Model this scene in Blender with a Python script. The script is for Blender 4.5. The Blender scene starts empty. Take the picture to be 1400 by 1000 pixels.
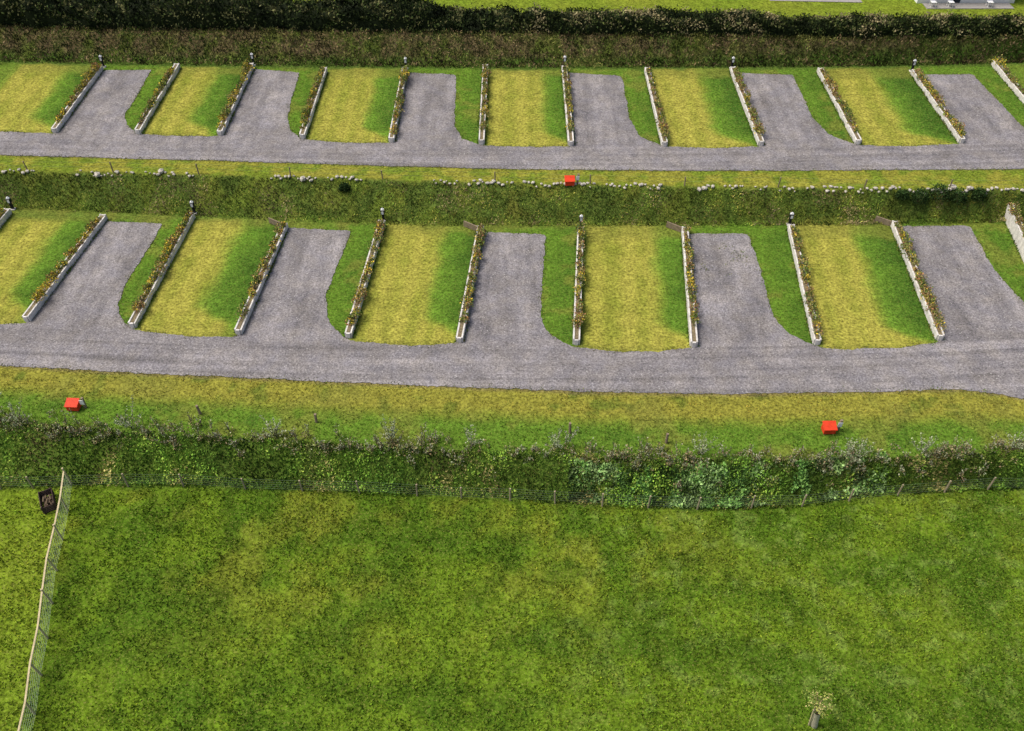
import bpy, math, random
import numpy as np
from mathutils import Vector, Matrix
from mathutils.geometry import tessellate_polygon
random.seed(7); rng=np.random.default_rng(7)
S=bpy.context.scene
C=bpy.data.collections.new('site'); S.collection.children.link(C)

# ------------------------------------------------------------- survey (metres)
LW=[((-37.1,40.2),(-36.2,51.0)),((-30.3,39.5),(-29.1,50.3)),((-23.5,38.9),(-22.9,50.5)),((-16.8,38.3),(-16.0,49.3)),
    ((-10.0,38.0),(-9.2,49.6)),((-3.2,37.6),(-2.2,48.9)),((3.9,37.4),(4.8,48.8)),((11.0,37.2),(12.1,48.8)),
    ((18.5,37.4),(19.6,49.1)),((26.1,37.8),(27.0,49.5)),((34.0,40.2),(35.5,51.2))]
UX=[-42.9,-35.25,-28.75,-22.4,-16.0,-9.15,-2.3,4.45,11.5,18.8,26.2,34.1,41.6]
UN=[59.6,59.1,58.9,58.7,58.2,57.7,57.4,57.2,57.1,57.2,57.4,57.6,58.8]
UF=[70.0,69.5,69.8,69.9,69.1,69.1,69.6,69.4,69.1,69.2,69.0,68.7,70.3]
UW=[((x,a),(x+0.02,b)) for x,a,b in zip(UX,UN,UF)]
LG=[(-70,41),(-38,39.7),(-32,39.3),(-30.3,39.3),(-29.1,50.1),(-24.8,49.8),(-25,46.5),(-25.3,43),(-25.2,41.2),(-24.5,39.7),(-23.4,38.7),
 (-19.8,38.1),(-16.8,38.1),(-16,49.3),(-11.3,48.9),(-11.7,45.3),(-12,41.9),(-11.6,39.8),(-10.9,38.7),(-10.0,37.8),
 (-6.7,37.3),(-3.3,37.5),(-2.2,48.8),(2.4,48.5),(2.0,43.8),(1.8,40.2),(2,38.8),(2.7,37.9),(3.8,37.2),
 (6.6,36.7),(8.8,36.8),(11,37.1),(12.1,48.6),(16.5,48.6),(16.6,44.9),(16.5,42.3),(16.4,39.8),(17.1,38.3),(18.5,37.2),
 (19.9,37),(23.5,37.1),(26.1,37.6),(27,49.5),(32.4,49.5),(32.2,45.7),(32.3,43.4),(32.8,41.4),(33.8,39.5),(35.2,38.7),(70,42),
 (70,24),(36.6,31.1),(29.2,32.9),(28.1,33.3),(25.8,33.7),(21.1,33.5),(12.6,33.3),(3.8,33.5),(-4.2,33.9),(-10.7,34.3),(-17.1,34.7),(-23.7,35.1),(-30.4,35.6),(-39.5,36.4),(-70,39)]
UG=[(-75,61),(-42,59.4),(-35.2,59),(-35.2,69.4),(-30.9,69.5),(-30.8,65.7),(-30.8,62.1),(-30.1,60.2),(-28.7,58.9),(-26,58.6),(-22.4,58.6),(-22.4,69.7),
 (-18.1,69),(-18,64.9),(-17.8,61.6),(-17.2,59.5),(-15.9,58.1),(-12.5,57.6),(-9.2,57.6),(-9.1,69),(-4.8,68.6),(-4.6,63.9),(-4.5,60.2),(-3.8,58.2),(-2.3,57.3),
 (1,57),(4.4,57.1),(4.5,69),(9.3,68.4),(9.3,64.5),(9.3,61),(9.8,58.5),(11.5,57.1),(15,56.8),(18.8,57.1),(18.9,69),(23.9,68.6),(23.8,64.5),(23.8,61.2),(24.4,58.8),(26.2,57.3),
 (30,57.1),(34,57.5),(34.2,68.6),(39.2,68.7),(39.5,64.5),(39.8,59.9),(40.6,58.6),(42,58.2),(75,59),
 (75,54),(48.1,54.1),(37.3,54),(29.3,53.9),(21.3,53.8),(10.6,53.8),(0,54),(-10.7,54.5),(-21.6,55.1),(-29.9,55.5),(-38.2,55.9),(-49.4,56.6),(-75,58.5)]
def curve(xs,ys): return lambda x: np.interp(x,xs,ys)
cFence=curve([-35.5,-27.7,-23.8,-17.8,-11.3,-5.1,-.1,4.8,9.8,12.7,15.4,20.7,25.7,35.7],[27.6,27.8,28,28,27.7,27.4,27.1,26.7,26.5,26.6,26.7,27.4,27.8,28])
cHedge=curve([-36.9,-28.4,-20.1,-11.9,-3.9,3.9,11.7,17.5,23.5,27.5,35.7],[31.6,31.1,30.2,29.7,29.1,28.7,28.4,28.4,28.7,29,29.6])
cRoadB=curve([-49,-39.5,-30.4,-23.7,-17.1,-10.7,-4.2,3.8,12.6,21.1,25.8,28.1,29.2,36.6,70],[37,36.4,35.6,35.1,34.7,34.3,33.9,33.5,33.3,33.5,33.7,33.3,32.9,31.1,24])
cBankB=curve([-48,-37,-26,-16,-5,5,15,26,37,48],[52.6,52.1,51.3,50.5,49.9,49.9,49.9,50,50.4,50.2])
cStone=curve([-48.2,-37.3,-26.5,-15.8,-5.2,5.2,15.6,25.9,36.2,46.4],[54.4,53.8,53.4,52.9,52.4,51.9,51.6,51.4,51.3,51.1])
cUroadB=curve([-49.4,-38.2,-21.6,-10.7,0,10.6,48],[56.6,55.9,55.1,54.5,54,53.8,54.1])
cRB=curve([-58,-31,0,31,58],[71.9,70.7,70.1,70.4,71.9])
cRT=curve([-58,-31,0,31,58],[74.6,73.8,73,72,72])

def sstep(t): t=np.clip(t,0,1); return t*t*(3-2*t)
def hsh(ix,iy,s):
    n=(ix.astype(np.int64)*374761393+iy.astype(np.int64)*668265263+s*974711)&0x7fffffff
    n=((n^(n>>13))*1274126177)&0x7fffffff
    return ((n^(n>>16))&0xffff)/65535.0
def vn(x,y,sc,s=0):
    x=np.asarray(x,float)/sc+1000; y=np.asarray(y,float)/sc+1000
    ix=np.floor(x);iy=np.floor(y);fx=x-ix;fy=y-iy
    fx=fx*fx*(3-2*fx);fy=fy*fy*(3-2*fy)
    a=hsh(ix,iy,s);b=hsh(ix+1,iy,s);c=hsh(ix,iy+1,s);d=hsh(ix+1,iy+1,s)
    return (a*(1-fx)+b*fx)*(1-fy)+(c*(1-fx)+d*fx)*fy
def fbm(x,y,sc,s=0,o=4):
    t=0;a=1;w=0
    for i in range(o):
        t=t+a*vn(x,y,sc/2**i,s+i*17);w+=a;a*=.6
    return t/w
def height(x,y):
    x=np.asarray(x,float);y=np.asarray(y,float)
    f=cFence(x);h=cHedge(x)
    z=-1.5+1.5*sstep((y-f-0.1)/(h-f-0.1))
    z=z+(fbm(x,y,9,3)-.5)*0.3*sstep((f-y)/3)
    b=cBankB(x);s=cStone(x)
    z=z+1.8*np.clip((y-b)/(s-b),0,1)**.9
    rb=cRB(x);rt=cRT(x)
    z=z+1.6*sstep((y-rb)/(rt-rb))
    k=((y>f)&(y<h))|((y>b)&(y<s))|((y>rb)&(y<rt))
    z=z+np.where(k,(fbm(x,y,1.2,9)-.5)*0.25,0)
    return z
def col(*c): return np.array(c,float)
DRY=col(.310,.290,.050); DRY2=col(.195,.215,.028); LUSH=col(.090,.170,.017); LUSHD=col(.044,.100,.012)
FLD=col(.100,.165,.011); FLDD=col(.050,.105,.008); FLDY=col(.170,.190,.020)
BANK=col(.075,.115,.020); BROWN=col(.150,.115,.055); OLIVE=col(.170,.175,.032); SOIL=col(.13,.10,.065)
def mix(a,b,t):
    t=np.asarray(t)[...,None]; return a*(1-t)+b*t
def region(x,y):
    x=np.asarray(x,float).ravel();y=np.asarray(y,float).ravel()
    n1=fbm(x,y,5,11);n2=fbm(x,y,1.2,23)
    one=np.ones_like(x)[:,None]
    n5=fbm(x,y,3.2,15,6); n6=fbm(x+y*.4,y,1.1,19,3)
    c=mix(FLD*one,FLDD*one,sstep((n5-.44)*4+.2)*.75)
    yel=sstep((fbm(x,y,3.4,77,6)-.43)*4)*sstep((y-16.5)/8+.1)*(1-.6*sstep((x-4)/9))
    c=mix(c,FLDY*one,yel*.62)
    c=mix(c,FLDD*.8*one,sstep((n6-.58)*6)*.55)
    c=mix(c,col(.16,.23,.045)*one,(sstep((fbm(x,y,.55,33,2)-.60)*7)*sstep((x+2)/10)*.40))
    for (px,py,rx,ry) in ((-4.4,24.2,1.6,.7),(0.2,24.4,1.3,.5),(-8.5,19.3,2.6,1.4),(2.6,22.6,1.2,.8),(-6.5,16.5,3,1),(9,18,3,1),(-15,21,1.5,.8)):
        dd=np.sqrt(((x-px)/rx)**2+((y-py)/ry)**2)+(n2-.5)*1.8
        c=mix(c,FLDD*.85*one,sstep((1.1-dd)*1.6)*.55)
    c=c*(1+.07*np.sin((x*.995+y*.1)*2*np.pi/2.3)[:,None]*(n1[:,None]*1.2))
    lf=-21.6-(y-18)*.18
    c=mix(c,col(.150,.215,.016)*one,sstep((lf-x)*2)*.7)
    f=cFence(x);h=cHedge(x);r=cRoadB(x);b=cBankB(x);s=cStone(x);u=cUroadB(x);rb=cRB(x);rt=cRT(x)
    def band(c,m,cc): return mix(c,cc,sstep(m))
    j=(n2-.5)*1.2
    c=band(c,(y-f+.3+j*.5)*2.5,mix(BANK*one,LUSH*.8*one,n2))
    t=np.clip((y-h)/(r-h),0,1)
    vg=mix(LUSH*one*1.0,col(.225,.215,.032)*one,sstep((t-.40+j*.16)*3.2))
    vg=mix(vg,LUSHD*one,sstep((n2-.54)*5)*.6)
    vg=mix(vg,OLIVE*one,sstep((fbm(x,y,2,66)-.50)*5)*.55)
    vg=mix(vg,BROWN*one*1.2,sstep((t-.93+j*.05)*14)*.7)
    c=band(c,(y-h+.1+j*.6)*2.0,vg)
    def plots(W,c,m,curv):
        wx=np.array([np.interp(y,[a[1],bb[1]],[a[0],bb[0]],left=a[0],right=bb[0])+0*y for a,bb in W])
        out=mix(LUSH*one,OLIVE*one,n2*.6)
        for i in range(len(W)-1):
            k=(x>=wx[i])&(x<wx[i+1]); fr=(x-wx[i])/(wx[i+1]-wx[i])
            if i%2==curv:
                bd=.62+.08*math.sin(i*2.3)+.34*sstep((W[i][0][1]+2.2-y)/2.4)+(n2-.5)*.10+(fbm(x,y,2.5,5)-.5)*.16
                st=.5+.5*np.sin(fr*2*np.pi*(4.6+.5*math.sin(i*5))+i+.6*np.sin(fr*9))
                d=mix(DRY*one,DRY2*one,np.clip(st*.6+(n2-.5)*1.3+.05+(n1-.5)*.9,0,1))
                l=mix(LUSH*one*1.2,LUSHD*one,np.clip((fr-bd)*3+(n2-.5)*1.3,0,1))
                g=mix(d,l,sstep((fr-bd)*5+.5))
                g=mix(g,OLIVE*one,sstep((y-W[i][1][1]+1.4+j)*1.2)*.55)
                g=mix(g,l,sstep((.07-fr)*30)*.6)
                g=mix(g,OLIVE*one,sstep((W[i][0][1]+.2+j-y)*1.5)*.45)
            else:
                g=mix(LUSH*one*1.0,LUSHD*one,np.clip((fr-.72)*2.5+(n2-.5)*1.2,0,1))
                g=mix(g,OLIVE*one,sstep((fbm(x,y,1.5,88)-.52)*6)*.5)
            out=np.where(k[:,None],g,out)
        return band(c,m,out)
    c=plots(LW,c,(y-36+j*.2)*2,0)
    c=band(c,(y-48.9-np.abs(x)*.03+j*1.3)*1.1,mix(LUSHD*one*1.4,OLIVE*one*.9,n2))
    bk=mix(BANK*one,mix(LUSH*.8*one,OLIVE*one*.9,n1),sstep((n2-.42)*4))
    c=band(c,(y-b+.2+j*.7)*2,bk)
    c=band(c,(y-s+.15+j*.4)*2.5,mix(col(.22,.215,.030)*one,col(.13,.18,.018)*one,sstep((n2-.4)*4)))
    c=band(c,(y-u+.15+j*.2)*3,SOIL*one)
    c=plots(UW,c,(y-56.6)*4,0)
    c=band(c,(y-rb+.9+j*.8)*1.6,mix(LUSHD*one,BANK*one,n2))
    c=band(c,(y-rb-.5+j*.7)*1.4,mix(BROWN*one*.8,mix(BANK,OLIVE*.6,.3)*one,sstep((n2-.45)*4)))
    c=band(c,(y-rt-.5)*1.5,BANK*.6*one)
    c=band(c,(y-rt-2.6)*1.5,mix(FLDY*one*1.1,FLD*one*1.2,n1))
    return c

# ------------------------------------------------------------- materials
def newmat(name,spec=.1):
    m=bpy.data.materials.new(name); m.use_nodes=True
    nt=m.node_tree; b=nt.nodes['Principled BSDF']; b.inputs['Roughness'].default_value=.95
    b.inputs['Specular IOR Level'].default_value=spec
    return m,nt,b
def N(nt,t,**k):
    n=nt.nodes.new(t)
    for a,v in k.items(): setattr(n,a,v)
    return n
def noise(nt,scale,detail=4,rough=.6,vec=None):
    n=N(nt,'ShaderNodeTexNoise'); n.inputs['Scale'].default_value=scale; n.inputs['Detail'].default_value=detail; n.inputs['Roughness'].default_value=rough
    if vec is None:
        tc=N(nt,'ShaderNodeTexCoord'); vec=tc.outputs['Object']
    nt.links.new(vec,n.inputs['Vector']); return n.outputs['Fac']
def maprange(nt,v,a,b,c,d):
    n=N(nt,'ShaderNodeMapRange'); nt.links.new(v,n.inputs[0])
    for i,q in enumerate((a,b,c,d)): n.inputs[i+1].default_value=q
    return n.outputs[0]
def mul(nt,a,b,op='MULTIPLY'):
    n=N(nt,'ShaderNodeMath',operation=op)
    for i,q in enumerate((a,b)):
        if hasattr(q,'links'): nt.links.new(q,n.inputs[i])
        else: n.inputs[i].default_value=q
    return n.outputs[0]
def scalecol(nt,c,v):
    n=N(nt,'ShaderNodeVectorMath',operation='SCALE'); nt.links.new(c,n.inputs[0]); nt.links.new(v,n.inputs['Scale']); return n.outputs[0]
def mixc(nt,fac,a,b):
    n=N(nt,'ShaderNodeMix',data_type='RGBA')
    if hasattr(fac,'links'): nt.links.new(fac,n.inputs[0])
    else: n.inputs[0].default_value=fac
    for i,q in ((6,a),(7,b)):
        if hasattr(q,'links'): nt.links.new(q,n.inputs[i])
        else: n.inputs[i].default_value=(*q,1)
    return n.outputs[2]
def bump(nt,b,h,s,d):
    n=N(nt,'ShaderNodeBump'); n.inputs['Strength'].default_value=s; n.inputs['Distance'].default_value=d
    nt.links.new(h,n.inputs['Height']); nt.links.new(n.outputs[0],b.inputs['Normal'])

M_ground,nt,b=newmat('grass_ground',.02)
at=N(nt,'ShaderNodeAttribute',attribute_name='Col')
f1=noise(nt,5.5,3,.85); f2=noise(nt,1.7,2,.6)
v=mul(nt,maprange(nt,f1,.33,.67,.34,1.72),maprange(nt,f2,.3,.7,.78,1.22))
c=scalecol(nt,at.outputs['Color'],v)
f3=noise(nt,12,1,.7)
c2=mixc(nt,maprange(nt,f3,.58,.72,0,.5),c,(.32,.31,.08))
nt.links.new(c2,b.inputs['Base Color'])

M_leaf,nt,b=newmat('foliage',.08)
at=N(nt,'ShaderNodeAttribute',attribute_name='Col')
nt.links.new(at.outputs['Color'],b.inputs['Base Color']); b.inputs['Roughness'].default_value=.75

def gravelmat(name,cur):
    m,nt,b=newmat(name,.05)
    tc=N(nt,'ShaderNodeTexCoord')
    mp2=N(nt,'ShaderNodeMapping'); mp2.inputs['Scale'].default_value=(1.1,.14,1); nt.links.new(tc.outputs['Object'],mp2.inputs[0])
    sx=N(nt,'ShaderNodeSeparateXYZ'); nt.links.new(tc.outputs['Object'],sx.inputs[0])
    xx=mul(nt,sx.outputs[0],sx.outputs[0]); 
    yc=mul(nt,sx.outputs[1],mul(nt,xx,cur[1]),'SUBTRACT')
    cv=N(nt,'ShaderNodeCombineXYZ'); nt.links.new(mul(nt,sx.outputs[0],.05),cv.inputs[0]); nt.links.new(mul(nt,yc,2.1),cv.inputs[1])
    onroad=maprange(nt,yc,cur[0]-.8,cur[0]+.8,1,0)
    st=noise(nt,1,3,.6,cv.outputs[0]); sp=noise(nt,1,3,.6,mp2.outputs[0])
    mm=N(nt,'ShaderNodeMix',data_type='FLOAT'); nt.links.new(onroad,mm.inputs[0]); nt.links.new(sp,mm.inputs[2]); nt.links.new(st,mm.inputs[3])
    sv=maprange(nt,mm.outputs[0],.3,.7,.76,1.24)
    g=noise(nt,9,3,.9); big=noise(nt,.45,5,.7)
    v=mul(nt,mul(nt,maprange(nt,g,.33,.67,.42,1.58),sv),maprange(nt,big,.32,.68,.78,1.2))
    base=mixc(nt,maprange(nt,noise(nt,.8,4,.6),.35,.7,0,1),(.212,.200,.205),(.252,.230,.210))
    c=N(nt,'ShaderNodeVectorMath',operation='SCALE'); nt.links.new(base,c.inputs[0]); nt.links.new(v,c.inputs['Scale'])
    vo=N(nt,'ShaderNodeTexVoronoi'); vo.inputs['Scale'].default_value=4.5; nt.links.new(tc.outputs['Object'],vo.inputs['Vector'])
    pale=mul(nt,maprange(nt,vo.outputs['Distance'],.10,.22,1,0),maprange(nt,noise(nt,1.4,3,.6),.42,.6,0.15,.9))
    c3=mixc(nt,pale,c.outputs[0],(.52,.50,.47))
    nt.links.new(c3,b.inputs['Base Color'])
    return m
M_gravL=gravelmat('grey_gravel',(37.6,.0012)); M_gravU=gravelmat('grey_gravel_upper',(57.0,.0009))

def simple(name,c,var=.25,sc=8,rough=.85,bs=.2,metal=0):
    m,nt,b=newmat(name); b.inputs['Roughness'].default_value=rough; b.inputs['Metallic'].default_value=metal
    n=noise(nt,sc,4,.65)
    d=tuple(q*(1-var) for q in c); e=tuple(min(1,q*(1+var)) for q in c)
    nt.links.new(mixc(nt,maprange(nt,n,.3,.7,0,1),d,e),b.inputs['Base Color'])
    if bs: bump(nt,b,n,bs,.02)
    return m
M_conc=simple('pale_concrete',(.66,.63,.57),.25,3)
M_soil=simple('bed_soil',(.20,.16,.09),.5,7)
M_wood=simple('weathered_timber',(.27,.21,.14),.3,6)
M_palewood=simple('pale_new_timber',(.55,.46,.27),.2,5)
M_postwood=simple('fence_post_timber',(.36,.30,.19),.25,5)
M_dark=simple('dark_brown_timber',(.075,.050,.042),.35,9)
M_black=simple('black_plastic',(.02,.02,.022),.2,5,.5,0)
M_white=simple('white_paint',(.80,.80,.79),.06,3,.5,0)
M_red=simple('red_paint',(.70,.060,.022),.15,5,.5,0)
M_wire=simple('galvanised_wire',(.15,.20,.12),.15,5,.6,0)
M_netting=simple('pale_green_netting',(.30,.38,.24),.15,5,.6,0)
M_stone=simple('pale_stone',(.50,.46,.38),.4,7)
M_slate=simple('grey_slate',(.13,.13,.14),.2,4)
M_glass=simple('window_glass',(.03,.04,.05),.1,2,.1,0)
M_tube=simple('tree_guard',(.46,.42,.30),.2,8)
M_bark=simple('bark',(.15,.11,.07),.3,12)
M_path=simple('pale_path',(.34,.32,.29),.2,6)

# ------------------------------------------------------------- mesh helpers
def empty(name,loc):
    o=bpy.data.objects.new(name,None); o.location=loc; C.objects.link(o); o.empty_display_size=.3; return o
class MB:
    def __init__(s): s.v=[];s.f=[];s.m=[]
    def poly(s,pts,faces,mi=0):
        k=len(s.v); s.v+= [tuple(p) for p in pts]; s.f+=[tuple(i+k for i in f) for f in faces]; s.m+=[mi]*len(faces)
    def box(s,cx,cy,z0,lx,ly,h,rot=0,mi=0,taper=1.0,lean=(0,0)):
        ca,sa=math.cos(rot),math.sin(rot); P=[]
        for z,t,l in ((z0,1,0),(z0+h,taper,1)):
            for a,b in ((-1,-1),(1,-1),(1,1),(-1,1)):
                x=a*lx/2*t;y=b*ly/2*t
                P.append((cx+x*ca-y*sa+lean[0]*l,cy+x*sa+y*ca+lean[1]*l,z))
        s.poly(P,[(3,2,1,0),(4,5,6,7),(0,1,5,4),(1,2,6,5),(2,3,7,6),(3,0,4,7)],mi)
    def beam(s,p,q,w,h=None,mi=0):
        p=Vector(p);q=Vector(q);h=h or w
        d=(q-p).normalized(); a=d.cross(Vector((0,0,1)))
        if a.length<1e-3:a=Vector((1,0,0))
        a.normalize(); bb=d.cross(a).normalized()
        P=[]
        for c in (p,q):
            for i,j in ((-1,-1),(1,-1),(1,1),(-1,1)): P.append(c+a*(i*w/2)+bb*(j*h/2))
        s.poly(P,[(3,2,1,0),(4,5,6,7),(0,1,5,4),(1,2,6,5),(2,3,7,6),(3,0,4,7)],mi)
    def cyl(s,p,q,r0,r1,n=8,mi=0):
        p=Vector(p);q=Vector(q);d=(q-p).normalized(); a=d.cross(Vector((0,.3,1))).normalized(); bb=d.cross(a)
        P=[c+(a*math.cos(2*math.pi*i/n)+bb*math.sin(2*math.pi*i/n))*r for c,r in ((p,r0),(q,r1)) for i in range(n)]
        F=[(i,(i+1)%n,n+(i+1)%n,n+i) for i in range(n)]+[tuple(range(n))[::-1],tuple(range(n,2*n))]
        s.poly(P,F,mi)
    def obj(s,name,mats,parent=None,bevel=0):
        me=bpy.data.meshes.new(name); me.from_pydata(s.v,[],s.f)
        for m in mats: me.materials.append(m)
        me.polygons.foreach_set('material_index',s.m); me.update()
        o=bpy.data.objects.new(name,me); C.objects.link(o)
        if parent:
            o.parent=parent; o.matrix_parent_inverse=Matrix.Translation(-Vector(parent.location))
        if bevel:
            mo=o.modifiers.new('bevel','BEVEL'); mo.width=bevel; mo.segments=2
        return o
def npmesh(name,V,F,colr,mat,parent=None):
    me=bpy.data.meshes.new(name); nv=len(V); nf=len(F); k=F.shape[1]
    me.vertices.add(nv); me.vertices.foreach_set('co',V.astype(np.float32).ravel())
    me.loops.add(nf*k); me.loops.foreach_set('vertex_index',F.astype(np.int32).ravel())
    me.polygons.add(nf); me.polygons.foreach_set('loop_start',np.arange(0,nf*k,k,dtype=np.int32)); me.polygons.foreach_set('loop_total',np.full(nf,k,dtype=np.int32))
    if colr is not None:
        a=me.attributes.new('Col','FLOAT_COLOR','POINT'); a.data.foreach_set('color',np.hstack([np.clip(colr,0,1),np.ones((nv,1))]).astype(np.float32).ravel())
    me.materials.append(mat); me.update(calc_edges=True)
    o=bpy.data.objects.new(name,me); C.objects.link(o)
    if parent:
        o.parent=parent; o.matrix_parent_inverse=Matrix.Translation(-Vector(parent.location))
    return o
def leaves(name,P,L,W,colr,up=.4,parent=None):
    n=len(P); a=rng.normal(size=(n,3)); a[:,2]+=up*2.2; a/=np.linalg.norm(a,axis=1)[:,None]
    r=rng.normal(size=(n,3)); bb=np.cross(a,r); bb/=np.linalg.norm(bb,axis=1)[:,None]
    L=(L*np.ones(n))[:,None];W=(W*np.ones(n))[:,None]
    V=np.stack([P,P+a*L*.5+bb*W*.5,P+a*L,P+a*L*.5-bb*W*.5],1).reshape(-1,3)
    F=np.arange(n*4).reshape(-1,4); cc=np.repeat(colr,4,axis=0)
    return npmesh(name,V,F,cc,M_leaf,parent)
def pal(colors,w,n,var=.3):
    colors=np.array(colors); i=rng.choice(len(colors),size=n,p=np.array(w)/sum(w))
    return colors[i]*(1+rng.uniform(-var,var,(n,1)))

# ------------------------------------------------------------- terrain
def lines(a,b,st,far):
    c=list(np.arange(a,b+1e-6,st)); l=[];p=a;d=st
    while p>far[0]: d*=1.5;p-=d;l.append(p)
    r=[];p=b;d=st
    while p<far[1]: d*=1.5;p+=d;r.append(p)
    return np.array(l[::-1]+c+r)
xs=lines(-54,54,.17,(-900,900)); ys=lines(10,84,.15,(-500,1500))
X,Y=np.meshgrid(xs,ys); V=np.stack([X,Y,height(X,Y)],-1).reshape(-1,3)
nx=len(xs);ny=len(ys); idx=np.arange(nx*ny).reshape(ny,nx)
F=np.stack([idx[:-1,:-1],idx[:-1,1:],idx[1:,1:],idx[1:,:-1]],-1).reshape(-1,4)
g=npmesh('ground',V,F,region(V[:,0],V[:,1]),M_ground)
g.data.polygons.foreach_set('use_smooth',np.ones(len(F),bool))

def outline(pts,step=.16,jit=.045):
    out=[]
    n=len(pts)
    for i in range(n):
        a=np.array(pts[i]);b_=np.array(pts[(i+1)%n]);L=np.linalg.norm(b_-a);k=max(1,int(L/step))
        for j in range(k): out.append(a+(b_-a)*j/k)
    out=np.array(out)
    for _ in range(3): out=(np.roll(out,1,0)+np.roll(out,-1,0)+2*out)/4
    jx=(fbm(out[:,0],out[:,1],.8,41)-.5)*jit*5; jy=(fbm(out[:,0]+50,out[:,1],.8,43)-.5)*jit*5
    return out+np.stack([jx,jy],1)+rng.normal(size=out.shape)*jit*.5
import bmesh
def sheet(name,pts,z,mat):
    o=outline(pts); tri=tessellate_polygon([[Vector((p[0],p[1],0)) for p in o]])
    me=bpy.data.meshes.new(name); me.from_pydata([(p[0],p[1],z) for p in o],[],[tuple(t) for t in tri])
    me.materials.append(mat); me.update()
    ob=bpy.data.objects.new(name,me); C.objects.link(ob)
    bm=bmesh.new(); bm.from_mesh(me); 
    for f in bm.faces:
        if f.normal.z<0: f.normal_flip()
    bm.to_mesh(me); bm.free()
    return o
oL=sheet('gravel_road',LG,.03,M_gravL); oU=sheet('gravel_road',UG,1.83,M_gravU)

# ------------------------------------------------------------- planters
PAL_A=[(.40,.20,.09),(.70,.52,.06),(.20,.26,.05),(.29,.21,.11),(.10,.17,.035),(.42,.36,.12)]
def planter(near,far,z,yellow,H=.42,density=1.0,wing=False,side=1):
    near=Vector(near);far=Vector(far);d=(far-near);L=d.length;d.normalize();n=Vector((d.y,-d.x)); rot=math.atan2(d.y,d.x)
    e=empty('raised_planter',(near.x,near.y,z)); mb=MB(); W=.34
    for sgn in (-1,1):
        p=0
        while p<L-.05:
            q=min(L,p+1.83); c=near+d*((p+q)/2)+n*(sgn*W/2)
            mb.box(c.x,c.y,z-.1,q-p-.02,.10,H+.1+random.uniform(-.035,.035),rot+random.uniform(-.005,.005)); 
            c=near+d*q+n*(sgn*(W/2+.003)); mb.box(c.x,c.y,z-.1,.10,.12,H+.13,rot)
            p=q
    for t in (0,L):
        c=near+d*t; mb.box(c.x,c.y,z-.1,.12,W-.105,H+.09,rot)
    mb.obj('concrete_walls',[M_conc],e,.008)
    mb=MB(); c=near+d*(L/2); mb.box(c.x,c.y,z-.05,L-.13,W-.105,H+.03,rot); mb.obj('soil',[M_soil],e)
    P=[];Cc=[];LL=[]; st=MB()
    p=.5+random.random()*1.2
    while p<L-.1:
        gap=vn(np.array([p]),np.array([near.x]),1.3,61)[0]
        R=random.uniform(.10,.34)*(.5+1.0*gap); hh=random.uniform(.15,.65)*(.35+gap); k=int(random.uniform(40,115)*density*R/.25)
        c=near+d*p+n*(side*random.uniform(-.06,.24))
        q=rng.normal(size=(k,3)); q/=np.linalg.norm(q,axis=1)[:,None]; q*=rng.uniform(.25,1.1,(k,1))**.5
        P.append(np.stack([c.x+q[:,0]*R,c.y+q[:,1]*R*1.3,z+H-.03+np.abs(q[:,2])*hh],1))
        w=[[.05,.62,.3,.05,.15,.1],[.4,.08,.15,.25,.1,.25],[.03,.05,.45,.08,.4,.15],[.12,.05,.25,.2,.15,.35]][rng.choice(4,p=[yellow,(1-yellow)*.28,(1-yellow)*.44,(1-yellow)*.28])]
        Cc.append(pal(PAL_A,w,k,.45)); LL.append(rng.uniform(.07,.17,k))
        for _ in range(3):
            a=random.uniform(0,6.28); st.beam((c.x,c.y,z+H-.08),(c.x+math.cos(a)*R,c.y+math.sin(a)*R,z+H+hh*random.uniform(.6,1.2)),.012)
        p+=random.uniform(.10,.34) if random.random()>.08 else random.uniform(.4,.9)
    P=np.concatenate(P);Cc=np.concatenate(Cc);LL=np.concatenate(LL)
    leaves('planting',P,LL,LL*.6,Cc,.3,e); st.obj('stems',[M_bark],e)
    k=900; t=rng.uniform(0,L,k); sg=rng.choice([-1,1],k); of=sg*(W/2+.06+np.abs(rng.normal(size=k))*.07)
    G=np.stack([near.x+d.x*t+n.x*of,near.y+d.y*t+n.y*of,np.full(k,z)],1); gl=rng.uniform(.08,.22,k)*(.3+1.2*vn(t,sg*5.+near.x,1.0,12))
    leaves('wall_foot_grass',G,gl,gl*.3,pal([(.07,.15,.014),(.12,.18,.025),(.24,.21,.07)],[3,2,1.3],k),1.2,e)
    if wing:
        mb=MB(); a=far-n*.25; q=far-n*1.25+d*.45; mb.beam((a.x,a.y,z+.2),(q.x,q.y,z+.28),.08,.45); mb.obj('wing_board',[M_wood],e,.006)
    return e
def hookup(x,y,z):
    e=empty('electric_hookup_post',(x,y,z)); mb=MB()
    mb.box(x,y,z-.05,.34,.30,.12); mb.obj('plinth',[M_conc],e,.01)
    mb=MB(); mb.box(x,y,z+.07,.17,.15,.75); mb.box(x,y,z+.60,.26,.22,.32); mb.obj('black_column',[M_black],e,.015)
    mb=MB(); mb.box(x,y,z+.922,.24,.18,.09,taper=.8); mb.cyl((x,y,z+1.01),(x,y,z+1.08),.05,.04,10); mb.box(x,y-.118,z+.62,.16,.012,.24); mb.obj('white_light_head',[M_white],e,.01)
for i,(a,b_) in enumerate(LW):
    big=(i==10)
    planter(a,b_,0,[.6,.55,.45,.2,.25,.1,.1,.15,.08,.1,.1][i],H=.95 if big else .42,density=1.25 if i<4 else 1.0,wing=i in(3,5,7,9),side=-1 if i<4 else 1)
    if i%2==0 : hookup(b_[0]+.05,b_[1]+.55,0)
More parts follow.
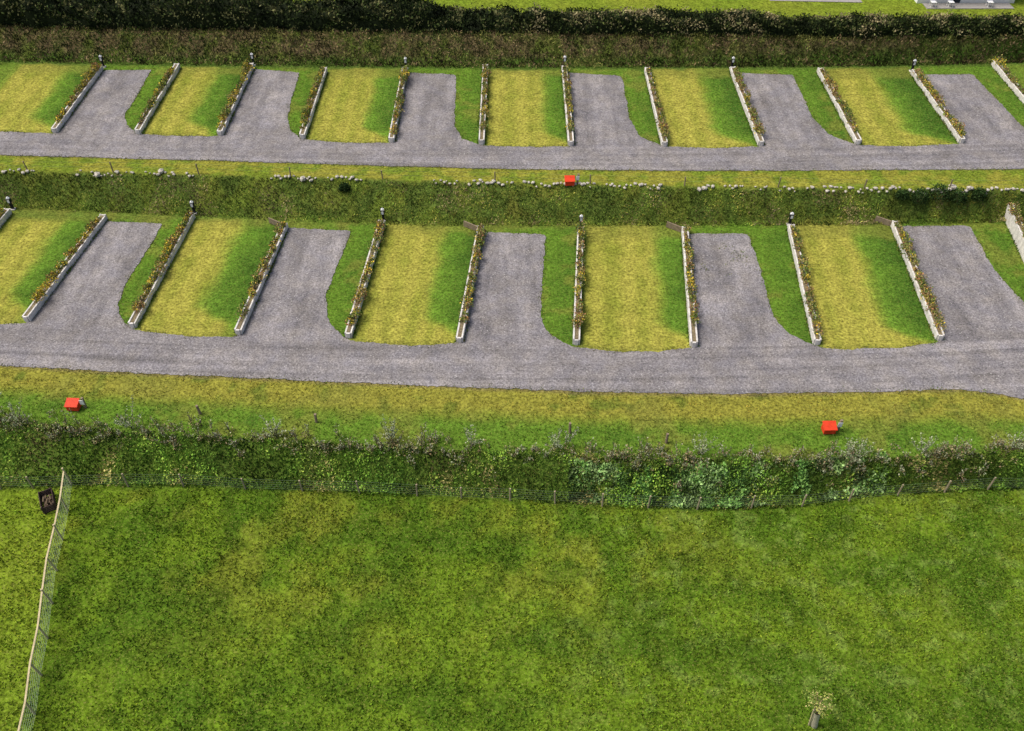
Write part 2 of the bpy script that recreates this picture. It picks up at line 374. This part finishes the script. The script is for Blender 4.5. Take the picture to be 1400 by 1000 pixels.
for i,(a,b_) in enumerate(UW):
    if i==0: continue
    planter(a,b_,1.8,[.3,.5,.35,.3,.3,.15,.15,.2,.12,.12,.12,.3,.1][i],H=.42,density=1.2 if i<5 else .9,side=-1 if i<5 else 1)
    if i in(1,3,5,7,9,11): hookup(b_[0]+.05,b_[1]+.55,1.8)
hookup(-44.6,70.6,1.85)

# ------------------------------------------------------------- fire points
def firepoint(x,y,z,rot):
    e=empty('red_fire_point_box',(x,y,z)); mb=MB(); ca,sa=math.cos(rot),math.sin(rot)
    T=lambda a,b,c:(x+a*ca-b*sa,y+a*sa+b*ca,z+c)
    w,d=.33,.24
    P=[T(-w,-d,.06),T(w,-d,.06),T(w,d,.06),T(-w,d,.06),T(-w,-d,.40),T(w,-d,.40),T(w,d,.54),T(-w,d,.54)]
    mb.poly(P,[(3,2,1,0),(0,1,5,4),(1,2,6,5),(2,3,7,6),(3,0,4,7),(4,5,6,7)]); mb.obj('body',[M_red],e,.015)
    mb=MB(); w,d=.37,.28
    P=[T(-w,-d,.395),T(w,-d,.395),T(w,d,.565),T(-w,d,.565),T(-w,-d,.43),T(w,-d,.43),T(w,d,.60),T(-w,d,.60)]
    mb.poly(P,[(3,2,1,0),(0,1,5,4),(1,2,6,5),(2,3,7,6),(3,0,4,7),(4,5,6,7)]); mb.obj('lid',[M_red],e,.012)
    mb=MB(); 
    for a in(-.24,.24): q=T(a,0,-.05); mb.box(q[0],q[1],z-.05,.1,.46,.11,rot)
    q=T(.56,.12,0); mb.box(q[0],q[1],z-.1,.13,.12,.9,rot,lean=(.06,0)); mb.obj('post_and_feet',[M_wood],e,.006)
    mb=MB(); q=T(.56,.02,0); mb.box(q[0],q[1],z+.35,.24,.02,.34,rot); mb.obj('white_notice',[M_white],e)
firepoint(-24.7,32.2,0,-.05); firepoint(17.4,30.5,0,.03); firepoint(4.1,52.0,1.8,.02)

# ------------------------------------------------------------- fences
def zz(x,y): return float(height(np.array([x]),np.array([y]))[0])
def post(mb,x,y,h,r=.05,mi=0,n=7):
    z=zz(x,y); lx,ly=random.uniform(-.06,.06),random.uniform(-.06,.06); h*=random.uniform(.88,1.08)
    mb.cyl((x,y,z-.2),(x+lx,y+ly,z+h),r,r*.95,n,mi); return (x+lx,y+ly,z+h)
e=empty('stock_fence',(0,27,-1.5)); mb=MB(); wb=MB(); prev=None
fx=[-35,-32.6,-30.2,-27.6,-25.9]+[-20.8,-17.8,-14.4,-11.3,-8.2,-5.1,-2.7,-.1,2.3,4.8,7.2,9.8,12.7,15.4,18,20.7,23.3,25.7,28.3,31,34]
for x in fx:
    y=float(cFence(x))-.12; t=post(mb,x,y,1.05,.05)
    if prev:
        for k in(.04,.25,.45,.62,.8): wb.beam((prev[0],prev[1],prev[2]-1.0*k),(t[0],t[1],t[2]-1.0*k),.007)
        d=Vector(t)-Vector(prev); nn=int(d.length/.3)
        for q in range(1,nn):
            c=Vector(prev)+d*q/nn; wb.beam(c+Vector((0,0,-.04)),c+Vector((0,0,-.95)),.004)
    prev=t
mb.obj('posts',[M_postwood],e); wb.obj('netting_wires',[M_wire],e)
e=empty('field_fence',(-22,22,-1.5)); mb=MB(); wb=MB(); prev=None
FL=[(-23.9,28.0),(-23.5,26.3),(-23.1,24.5),(-22.7,22.7),(-22.25,20.9),(-21.8,19.1),(-21.4,17.3),(-21.0,15.5),(-20.6,13.7),(-20.2,11.9)]
for i,(x,y) in enumerate(FL):
    t=post(mb,x,y,1.25 if i else 1.6,.055)
    t=(t[0],t[1],zz(x,y)+1.22)
    if prev:
        mb.beam(prev,t,.08,.045)
        for k in(.1,.25,.4,.55,.7,.85,.97): wb.beam((prev[0],prev[1],prev[2]-1.18*k),(t[0],t[1],t[2]-1.18*k),.010)
        d=Vector(t)-Vector(prev); nn=int(d.length/.2)
        for q in range(1,nn):
            c=Vector(prev)+d*q/nn; wb.beam(c,c+Vector((0,0,-1.18)),.007)
    prev=t
mb.obj('posts_and_rail',[M_palewood],e); wb.obj('netting_wires',[M_netting],e)
e=empty('boundary_fence',(0,52,1.8)); mb=MB(); wb=MB(); prev=None
for x in [-42,-35.3,-29,-22.7,-16,-9.3,-1.2,5.6,12.3,18.9,25,31,37,43]:
    y=float(cStone(x))+.15; t=post(mb,x,y,.8,.05)
    if prev:
        for k in(.05,.5): wb.beam((prev[0],prev[1],prev[2]-.8*k),(t[0],t[1],t[2]-.8*k),.008)
    prev=t
mb.obj('posts',[M_wood],e); wb.obj('wires',[M_wire],e)
for x,y in((-10.9,31.2),(3.2,30.4),(8.4,29.7),(-17.5,31.8)):
    mb=MB(); post(mb,x,y,.75,.08); mb.obj('timber_marker_post',[M_wood])

# ------------------------------------------------------------- stone edging
mb=MB()
bm=bmesh.new(); bmesh.ops.create_icosphere(bm,subdivisions=1,radius=1); iv=[v.co.copy() for v in bm.verts]; iff=[tuple(v.index for v in f.verts) for f in bm.faces]; bm.free()
x=-48
while x<46:
    x+=random.choice([.15,.25,.35,.3,.9 if random.random()<.5 else .3])
    if vn(np.array([x]),np.array([0.]),3,5)[0]<.22 : continue
    y=float(cStone(x))+random.uniform(-.2,.2); r=random.uniform(.07,.17)*(1.8 if random.random()<.04 else 1); z=zz(x,y)
    R=Matrix.Rotation(random.uniform(0,6),3,'Z')
    mb.poly([R@Vector((v.x*r*random.uniform(1,1.35),v.y*r*random.uniform(.75,1),v.z*r*.7))+Vector((x,y,z+r*.55)) for v in iv],iff)
mb.obj('stone_edging',[M_stone])

# ------------------------------------------------------------- crate
e=empty('wooden_log_crate',(-24.6,26.7,-1.5)); mb=MB(); z=zz(-24.6,26.7); r=math.radians(118)
ca,sa=math.cos(r),math.sin(r); T=lambda a,b:(-24.6+a*ca-b*sa,26.7+a*sa+b*ca)
for k in range(4):
    zz0=z+.10+k*.12
    for b_ in(-.32,.32): q=T(0,b_); mb.box(q[0],q[1],zz0,1.20,.035,.09,r)
    for a in(-.58,.58): q=T(a,0); mb.box(q[0],q[1],zz0,.035,.60,.09,r)
for a in(-.54,.54):
    for b_ in(-.275,.275): q=T(a,b_); mb.box(q[0],q[1],z,.07,.07,.62,r)
for k in range(6): q=T(-.45+.18*k,0); mb.box(q[0],q[1],z+.06,.14,.60,.03,r)
mb.obj('slatted_sides',[M_dark],e,.004)
mb=MB()
for k in range(16):
    a=random.uniform(-.36,.36);b_=random.uniform(-.2,.2);q=T(a-.15,b_);q2=T(a+.15,b_+random.uniform(-.1,.1)); h=z+random.uniform(.15,.42)
    mb.cyl((q[0],q[1],h),(q2[0],q2[1],h+random.uniform(-.03,.06)),.05,.05,7)
mb.obj('logs',[M_bark],e)

# ------------------------------------------------------------- sapling
sx,sy=13.15,15.0; z=zz(sx,sy); e=empty('young_tree',(sx,sy,z)); mb=MB()
mb.cyl((sx,sy,z),(sx-.28,sy+.1,z+2.1),.035,.02,8)
br=[]
for k in range(10):
    a=k*2.4; h=1.45+.09*k; s0=Vector((sx-.28*h/2.1,sy+.1*h/2.1,z+h)); t=s0+Vector((math.cos(a)*.5,math.sin(a)*.5,.35)); mb.cyl(s0,t,.014,.006,5); br.append((s0,t))
mb.obj('trunk_and_branches',[M_bark],e)
mb=MB()
n=12;P=[];Fc=[]
for i in range(n+1):
    a=2*math.pi*i/n*.93
    for rr,h in ((.15,0),(.14,.65),(.155,1.3)): P.append((sx+math.cos(a)*rr-.28*h/2.1,sy+math.sin(a)*rr+.1*h/2.1,z+h))
for i in range(n):
    for j in range(2): Fc.append((i*3+j,(i+1)*3+j,(i+1)*3+j+1,i*3+j+1))
mb.poly(P,Fc); mb.obj('guard_tube',[M_tube],e)
mb=MB(); mb.box(sx-.22,sy,z-.1,.055,.055,1.6,0,lean=(-.15,.05)); mb.obj('stake',[M_palewood],e)
P=[]
for s0,t in br:
    for _ in range(48):
        q=s0.lerp(t,random.uniform(.2,1.1)); P.append((q.x+random.gauss(0,.09),q.y+random.gauss(0,.09),q.z+random.gauss(0,.09)))
P=np.array(P); leaves('leaves',P,rng.uniform(.06,.12,len(P)),rng.uniform(.03,.07,len(P)),pal([(.42,.44,.10),(.24,.33,.07),(.58,.48,.2)],[3,3,2],len(P)),.1,e)

# ------------------------------------------------------------- vegetation masses
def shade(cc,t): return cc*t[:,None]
P=[];Q=[];LL=[]; stems=MB(); x=-44
while x<44:
    dens=float(fbm(np.array([x]),np.array([3.]),3,8,2)[0]); x+=random.uniform(.08,.26)*(1.6-dens*1.1); y=float(cHedge(x))+random.gauss(.05,.36)
    R=random.uniform(.12,.42); hh=random.uniform(.15,.7)*(0.5+.8*dens); k=int(52*R/.3*(.5+dens)); z=zz(x,y)
    q=rng.normal(size=(k,3)); q/=np.linalg.norm(q,axis=1)[:,None]; q*=rng.uniform(.2,1,(k,1))**.5
    zz_=np.abs(q[:,2]); P.append(np.stack([x+q[:,0]*R,y+q[:,1]*R,z+zz_*hh],1))
    w=[[4,2,1,1,0],[1,1,4,1,1],[2,4,1,1,1],[1,1,1,4,4]][rng.choice(4,p=[.25,.25,.28,.22])]
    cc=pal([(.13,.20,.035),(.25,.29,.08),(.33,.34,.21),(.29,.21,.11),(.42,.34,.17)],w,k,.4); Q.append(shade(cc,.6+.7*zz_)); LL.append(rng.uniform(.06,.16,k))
    if random.random()<.5:
        for _ in range(3):
            h2=hh*random.uniform(1.1,2.1); ax,ay=random.gauss(0,.15),random.gauss(0,.15); stems.beam((x,y,z),(x+ax,y+ay,z+h2),.018)
            kk=11; t=rng.uniform(.4,1.05,kk); P.append(np.stack([x+ax*t,y+ay*t,z+h2*t],1)+rng.normal(size=(kk,3))*.04); Q.append(pal([(.38,.40,.25),(.32,.25,.13)],[2,1],kk)); LL.append(rng.uniform(.06,.14,kk))
for u in [(-29,31.3),(-27.5,31.2),(-21,30.7),(-6.6,29.8),(-2.2,29.5),(2.4,29.3),(2.9,29.4),(17.9,28.7),(18.4,28.5),(27,29.2),(30,29.4),(-13,30.2),(10,28.9),(22,28.9)]:
    x,y=u;z=zz(x,y)
    for _ in range(random.randint(8,15)):
        h2=random.uniform(.7,1.5); ax,ay=random.gauss(0,.4),random.gauss(0,.4); stems.beam((x,y,z),(x+ax,y+ay,z+h2),.012)
        kk=26; t=rng.uniform(.3,1.05,kk); P.append(np.stack([x+ax*t,y+ay*t,z+h2*t],1)+rng.normal(size=(kk,3))*.04); Q.append(pal([(.34,.39,.22),(.46,.48,.31)],[2,1],kk)); LL.append(rng.uniform(.07,.14,kk))
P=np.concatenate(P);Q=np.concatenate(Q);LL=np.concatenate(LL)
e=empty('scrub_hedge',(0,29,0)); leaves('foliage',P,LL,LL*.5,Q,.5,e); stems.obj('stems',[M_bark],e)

def carpet(name,n,xr,ylo,yhi,colors,size,lift,up=.5,patch=3,wr=.5,cut=.0,seed=3,con=1.5,clsize=.8):
    x=rng.uniform(xr[0],xr[1],n); a=ylo(x);b_=yhi(x); tt=rng.uniform(0,1,n); y=a+(b_-a)*tt
    d=fbm(x,y,patch,seed); k=d>cut; x,y,d,tt=x[k],y[k],d[k],tt[k]; n=len(x)
    clump=fbm(x,y,clsize,seed+5,3); z=height(x,y)+np.clip(clump-.35,0,1)*lift*2*rng.uniform(.3,1,n)
    cs=np.array(colors); q=np.clip(((fbm(x,y,patch,seed+9)-.3)/.4+rng.normal(size=n)*.16),0,.999); ii=(q*len(cs)).astype(int)
    cc=cs[ii]*np.clip(1+con*2*(clump-.5),.35,1.8)[:,None]*(1+rng.uniform(-.4,.4,(n,1)))
    L=rng.uniform(size[0],size[1],n)
    return leaves(name,np.stack([x,y,z],1),L,L*wr,cc,up)
GR=[(.08,.155,.020),(.14,.26,.032),(.18,.29,.036),(.24,.31,.05),(.10,.19,.026),(.30,.27,.09)]
carpet('bank_undergrowth',46000,(-40,38),lambda x:cFence(x)-.1+fbm(x,x*0,1.5,7)*.5-.25,lambda x:cHedge(x)+.1,GR,(.08,.20),.28,.5,2.0,.6,con=1.6,clsize=1.1)
carpet('nettle_patch',13000,(3,20),lambda x:cFence(x)-.3+np.abs(x-11)*.05+fbm(x,x*0,1.,8)*.3,lambda x:cFence(x)+1.6,[(.11,.22,.05),(.17,.30,.07),(.23,.34,.12)],(.10,.22),.35,.5,1.2,.8,.42,con=2)
carpet('upper_bank_grass',42000,(-50,48),lambda x:cBankB(x)-.4,lambda x:cStone(x)-.1,[(.08,.125,.020),(.12,.19,.026),(.18,.24,.032),(.28,.27,.05),(.12,.19,.025),(.27,.22,.10)],(.10,.22),.18,.6,1.6,.35,con=1.7,clsize=1.0)
carpet('rear_bank_scrub',50000,(-62,58),lambda x:cRB(x)-.3,lambda x:cRT(x)+.3,[(.06,.085,.018),(.13,.12,.04),(.18,.13,.065),(.08,.11,.022),(.15,.15,.04)],(.15,.33),.35,.6,1.8,.35,con=1.8)
def tufts(name,n,xr,yr,size,bright,mask=None,cut=0,up=.9,wr=.3):
    x=rng.uniform(*xr,n);y=rng.uniform(*yr,n)
    if mask is not None: k=mask(x,y);x=x[k];y=y[k]
    if cut: k=fbm(x,y,.9,91)+rng.uniform(-.15,.15,len(x))>cut;x=x[k];y=y[k]
    n=len(x); cc=region(x,y)*bright*(1+rng.uniform(-.55,.7,(n,1)))
    cc[:,0]*=1+rng.uniform(-.15,.3,n)
    L=rng.uniform(size[0],size[1],n); return leaves(name,np.stack([x,y,height(x,y)],1),L,L*wr,cc,up)
tufts('field_grass',110000,(-27,27),(13,28.3),(.08,.19),1.3,lambda x,y:y<cFence(x)+.2,cut=.42,up=.5,wr=.45)
tufts('verge_grass',40000,(-40,38),(28,37),(.07,.16),1.2,lambda x,y:(y>cHedge(x)-.3)&(y<cRoadB(x)-.05),cut=.42,up=.5,wr=.4)
def edge(name,o,z,lo,hi):
    k=(o[:,0]>lo)&(o[:,0]<hi); o=o[k]; m=9; p=np.repeat(o,m,0); n=len(p)
    p=p+rng.normal(size=(n,2))*.12; keep=vn(p[:,0],p[:,1],.8,77)>.35; p=p[keep]; n=len(p)
    cc=pal([(.09,.16,.018),(.17,.20,.03),(.22,.17,.09),(.28,.25,.08)],[3,3,1.6,1],n)
    L=rng.uniform(.05,.14,n); leaves(name,np.column_stack([p,np.full(n,z)]),L,L*.4,cc,.5)
edge('edge_grass',oL,.0,-42,42); edge('edge_grass',oU,1.8,-50,50)
n=900; x=rng.uniform(12.6,16,n);y=rng.uniform(44,47.5,n); k=fbm(x,y,.8,14)>.6; x=x[k];y=y[k]
leaves('gravel_weeds',np.stack([x,y,np.full(len(x),.03)],1),.09,.05,pal([(.10,.17,.02),(.2,.2,.04)],[1,1],len(x)),.4)

def hedge(name,x0,x1,yc,zb,hf,dep,cols,leafn,size,seed):
    e=empty(name,((x0+x1)/2,float(yc((x0+x1)/2)),zb)); nu=int((x1-x0)/.5);nvv=14
    U=np.linspace(x0,x1,nu); A=np.linspace(0,math.pi,nvv); V=[]
    for u in U:
        h=hf(u)*(.8+.4*float(vn(np.array([u]),np.array([seed*1.]),2.5,seed)[0]))
        tp=min(1,.35+min(u-x0,x1-u)*.4)
        for a in A:
            r=1+.4*(float(vn(np.array([u]),np.array([a*3]),.9,seed+2)[0])-.5)
            V.append((u,float(yc(u))-math.cos(a)*dep/2*r*.92*tp,zb-.2+(abs(math.sin(a))**.6)*h*r*.93*tp))
    V=np.array(V); ii=np.arange(nu*nvv).reshape(nu,nvv); F=np.stack([ii[:-1,:-1],ii[1:,:-1],ii[1:,1:],ii[:-1,1:]],-1).reshape(-1,4)
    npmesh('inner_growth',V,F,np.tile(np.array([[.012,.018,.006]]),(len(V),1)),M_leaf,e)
    i=rng.integers(0,len(F),leafn); w=rng.dirichlet([1,1,1,1],leafn); P=(V[F[i]]*w[:,:,None]).sum(1)+rng.normal(size=(leafn,3))*.16
    c=np.array(cols); cl=fbm(P[:,0]+P[:,2]*1.3,P[:,1]+P[:,2],1.1,seed+4,3); q=np.clip((cl-.3)/.4+rng.normal(size=leafn)*.2,0,.999); cc=c[(q*len(c)).astype(int)]*np.clip(1+3.2*(cl-.5),.2,2)[:,None]*(1+rng.uniform(-.4,.4,(leafn,1)))
    L=rng.uniform(size[0],size[1],leafn); leaves('foliage',P,L,L*.6,cc,.25,e)
HC=[(.03,.05,.012),(.055,.08,.018),(.09,.11,.03),(.13,.14,.05),(.19,.16,.08)]
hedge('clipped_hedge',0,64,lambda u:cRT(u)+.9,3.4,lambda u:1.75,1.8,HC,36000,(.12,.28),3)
HD=[(.020,.032,.009),(.036,.055,.014),(.055,.075,.02),(.09,.09,.035)]
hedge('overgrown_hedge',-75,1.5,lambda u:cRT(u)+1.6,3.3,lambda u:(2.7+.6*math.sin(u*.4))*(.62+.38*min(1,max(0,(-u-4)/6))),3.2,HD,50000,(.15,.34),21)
for (x,y,r,h) in [(27.6,51.0,.5,.6),(28.8,50.9,.7,.9),(30.2,51.0,.8,1.0),(31.6,50.9,.7,.9),(33.0,51.0,.6,.8),(-12,52.0,.4,.5)]:
    z=zz(x,y); k=900; q=rng.normal(size=(k,3)); q/=np.linalg.norm(q,axis=1)[:,None]; lump=1+.5*(vn(q[:,0]*2,q[:,1]*2+q[:,2],.8,int(abs(x)*7))-.5); q*=(rng.uniform(.3,1,k)**.4*lump)[:,None]
    e=empty('evergreen_shrub',(x,y,z)); P=np.stack([x+q[:,0]*r,y+q[:,1]*r*.8,z+.05+np.abs(q[:,2])*h],1)
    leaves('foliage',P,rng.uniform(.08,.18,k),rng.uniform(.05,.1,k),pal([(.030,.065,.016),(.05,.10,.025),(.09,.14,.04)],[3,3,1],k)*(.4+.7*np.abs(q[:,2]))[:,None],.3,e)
    mb=MB()
    for a in range(6): mb.cyl((x,y,z-.1),(x+math.cos(a)*r*.6,y+math.sin(a)*r*.5,z+h*.7),.02,.008,5)
    mb.obj('stems',[M_bark],e)

# ------------------------------------------------------------- beyond the hedge
e=empty('white_bungalow',(42,82.5,3.4)); z=3.4; mb=MB()
mb.box(42,82.5,z,9,6,2.5); mb.obj('walls',[M_white],e)
mb=MB(); mb.poly([(37.2,79.2,z+2.45),(46.8,79.2,z+2.45),(46.8,85.8,z+2.45),(37.2,85.8,z+2.45),(37.2,82.5,z+4.1),(46.8,82.5,z+4.1)],[(0,1,5,4),(2,3,4,5),(0,4,3),(1,2,5),(3,2,1,0)]); mb.obj('roof',[M_slate],e)
mb=MB()
for x,w,h0,h in((39,1.2,.9,1.1),(41,.9,.05,2.0),(43.2,1.4,.9,1.1),(45.2,.8,.9,1.1)): mb.box(x,79.485,z+h0,w,.04,h)
mb.obj('windows_and_door',[M_glass],e)
mb=MB(); mb.box(42,78.8,z+.0,8,1.2,.06); mb.obj('patio',[M_path],e)
for x in(38.6,40.2,43.8):
    e2=empty('white_garden_chair',(x,78.6,z)); mb=MB()
    for a,b_ in((-.2,-.2),(.2,-.2),(-.2,.2),(.2,.2)): mb.box(x+a,78.6+b_,z+.06,.04,.04,.42)
    mb.box(x,78.6,z+.481,.48,.48,.04); mb.box(x,78.83,z+.523,.48,.04,.45); mb.obj('seat_and_back',[M_white],e2,.008)
mb=MB(); mb.poly([(24,80.0,3.44),(32.5,79.6,3.44),(32.5,80.6,3.44),(24,81,3.44)],[(0,1,2,3)]); mb.obj('garden_path',[M_path])

# ------------------------------------------------------------- light, camera
EL=math.radians(58); AZ=math.radians(-85)
sdir=Vector((math.sin(AZ)*math.cos(EL),math.cos(AZ)*math.cos(EL),math.sin(EL)))
sl=bpy.data.lights.new('sun','SUN'); sl.energy=2.3; sl.angle=math.radians(25); sl.color=(1,.96,.91)
so=bpy.data.objects.new('sun',sl); so.rotation_euler=sdir.to_track_quat('Z','Y').to_euler(); S.collection.objects.link(so)
w=bpy.data.worlds.new('World'); S.world=w; w.use_nodes=True; nt=w.node_tree; bg=nt.nodes['Background']
sk=nt.nodes.new('ShaderNodeTexSky'); sk.sky_type='NISHITA'; sk.sun_disc=False; sk.sun_elevation=EL; sk.sun_rotation=AZ; sk.dust_density=5; sk.air_density=.8
nt.links.new(sk.outputs[0],bg.inputs[0]); bg.inputs[1].default_value=.15
cam=bpy.data.cameras.new('camera'); cam.lens=30.0; cam.sensor_width=36; cam.clip_end=5000
co=bpy.data.objects.new('camera',cam); co.location=(0,0,36); co.rotation_euler=(math.radians(44.7),0,0); S.collection.objects.link(co); S.camera=co
S.view_settings.view_transform='Standard'; S.view_settings.look='None'; S.view_settings.exposure=0
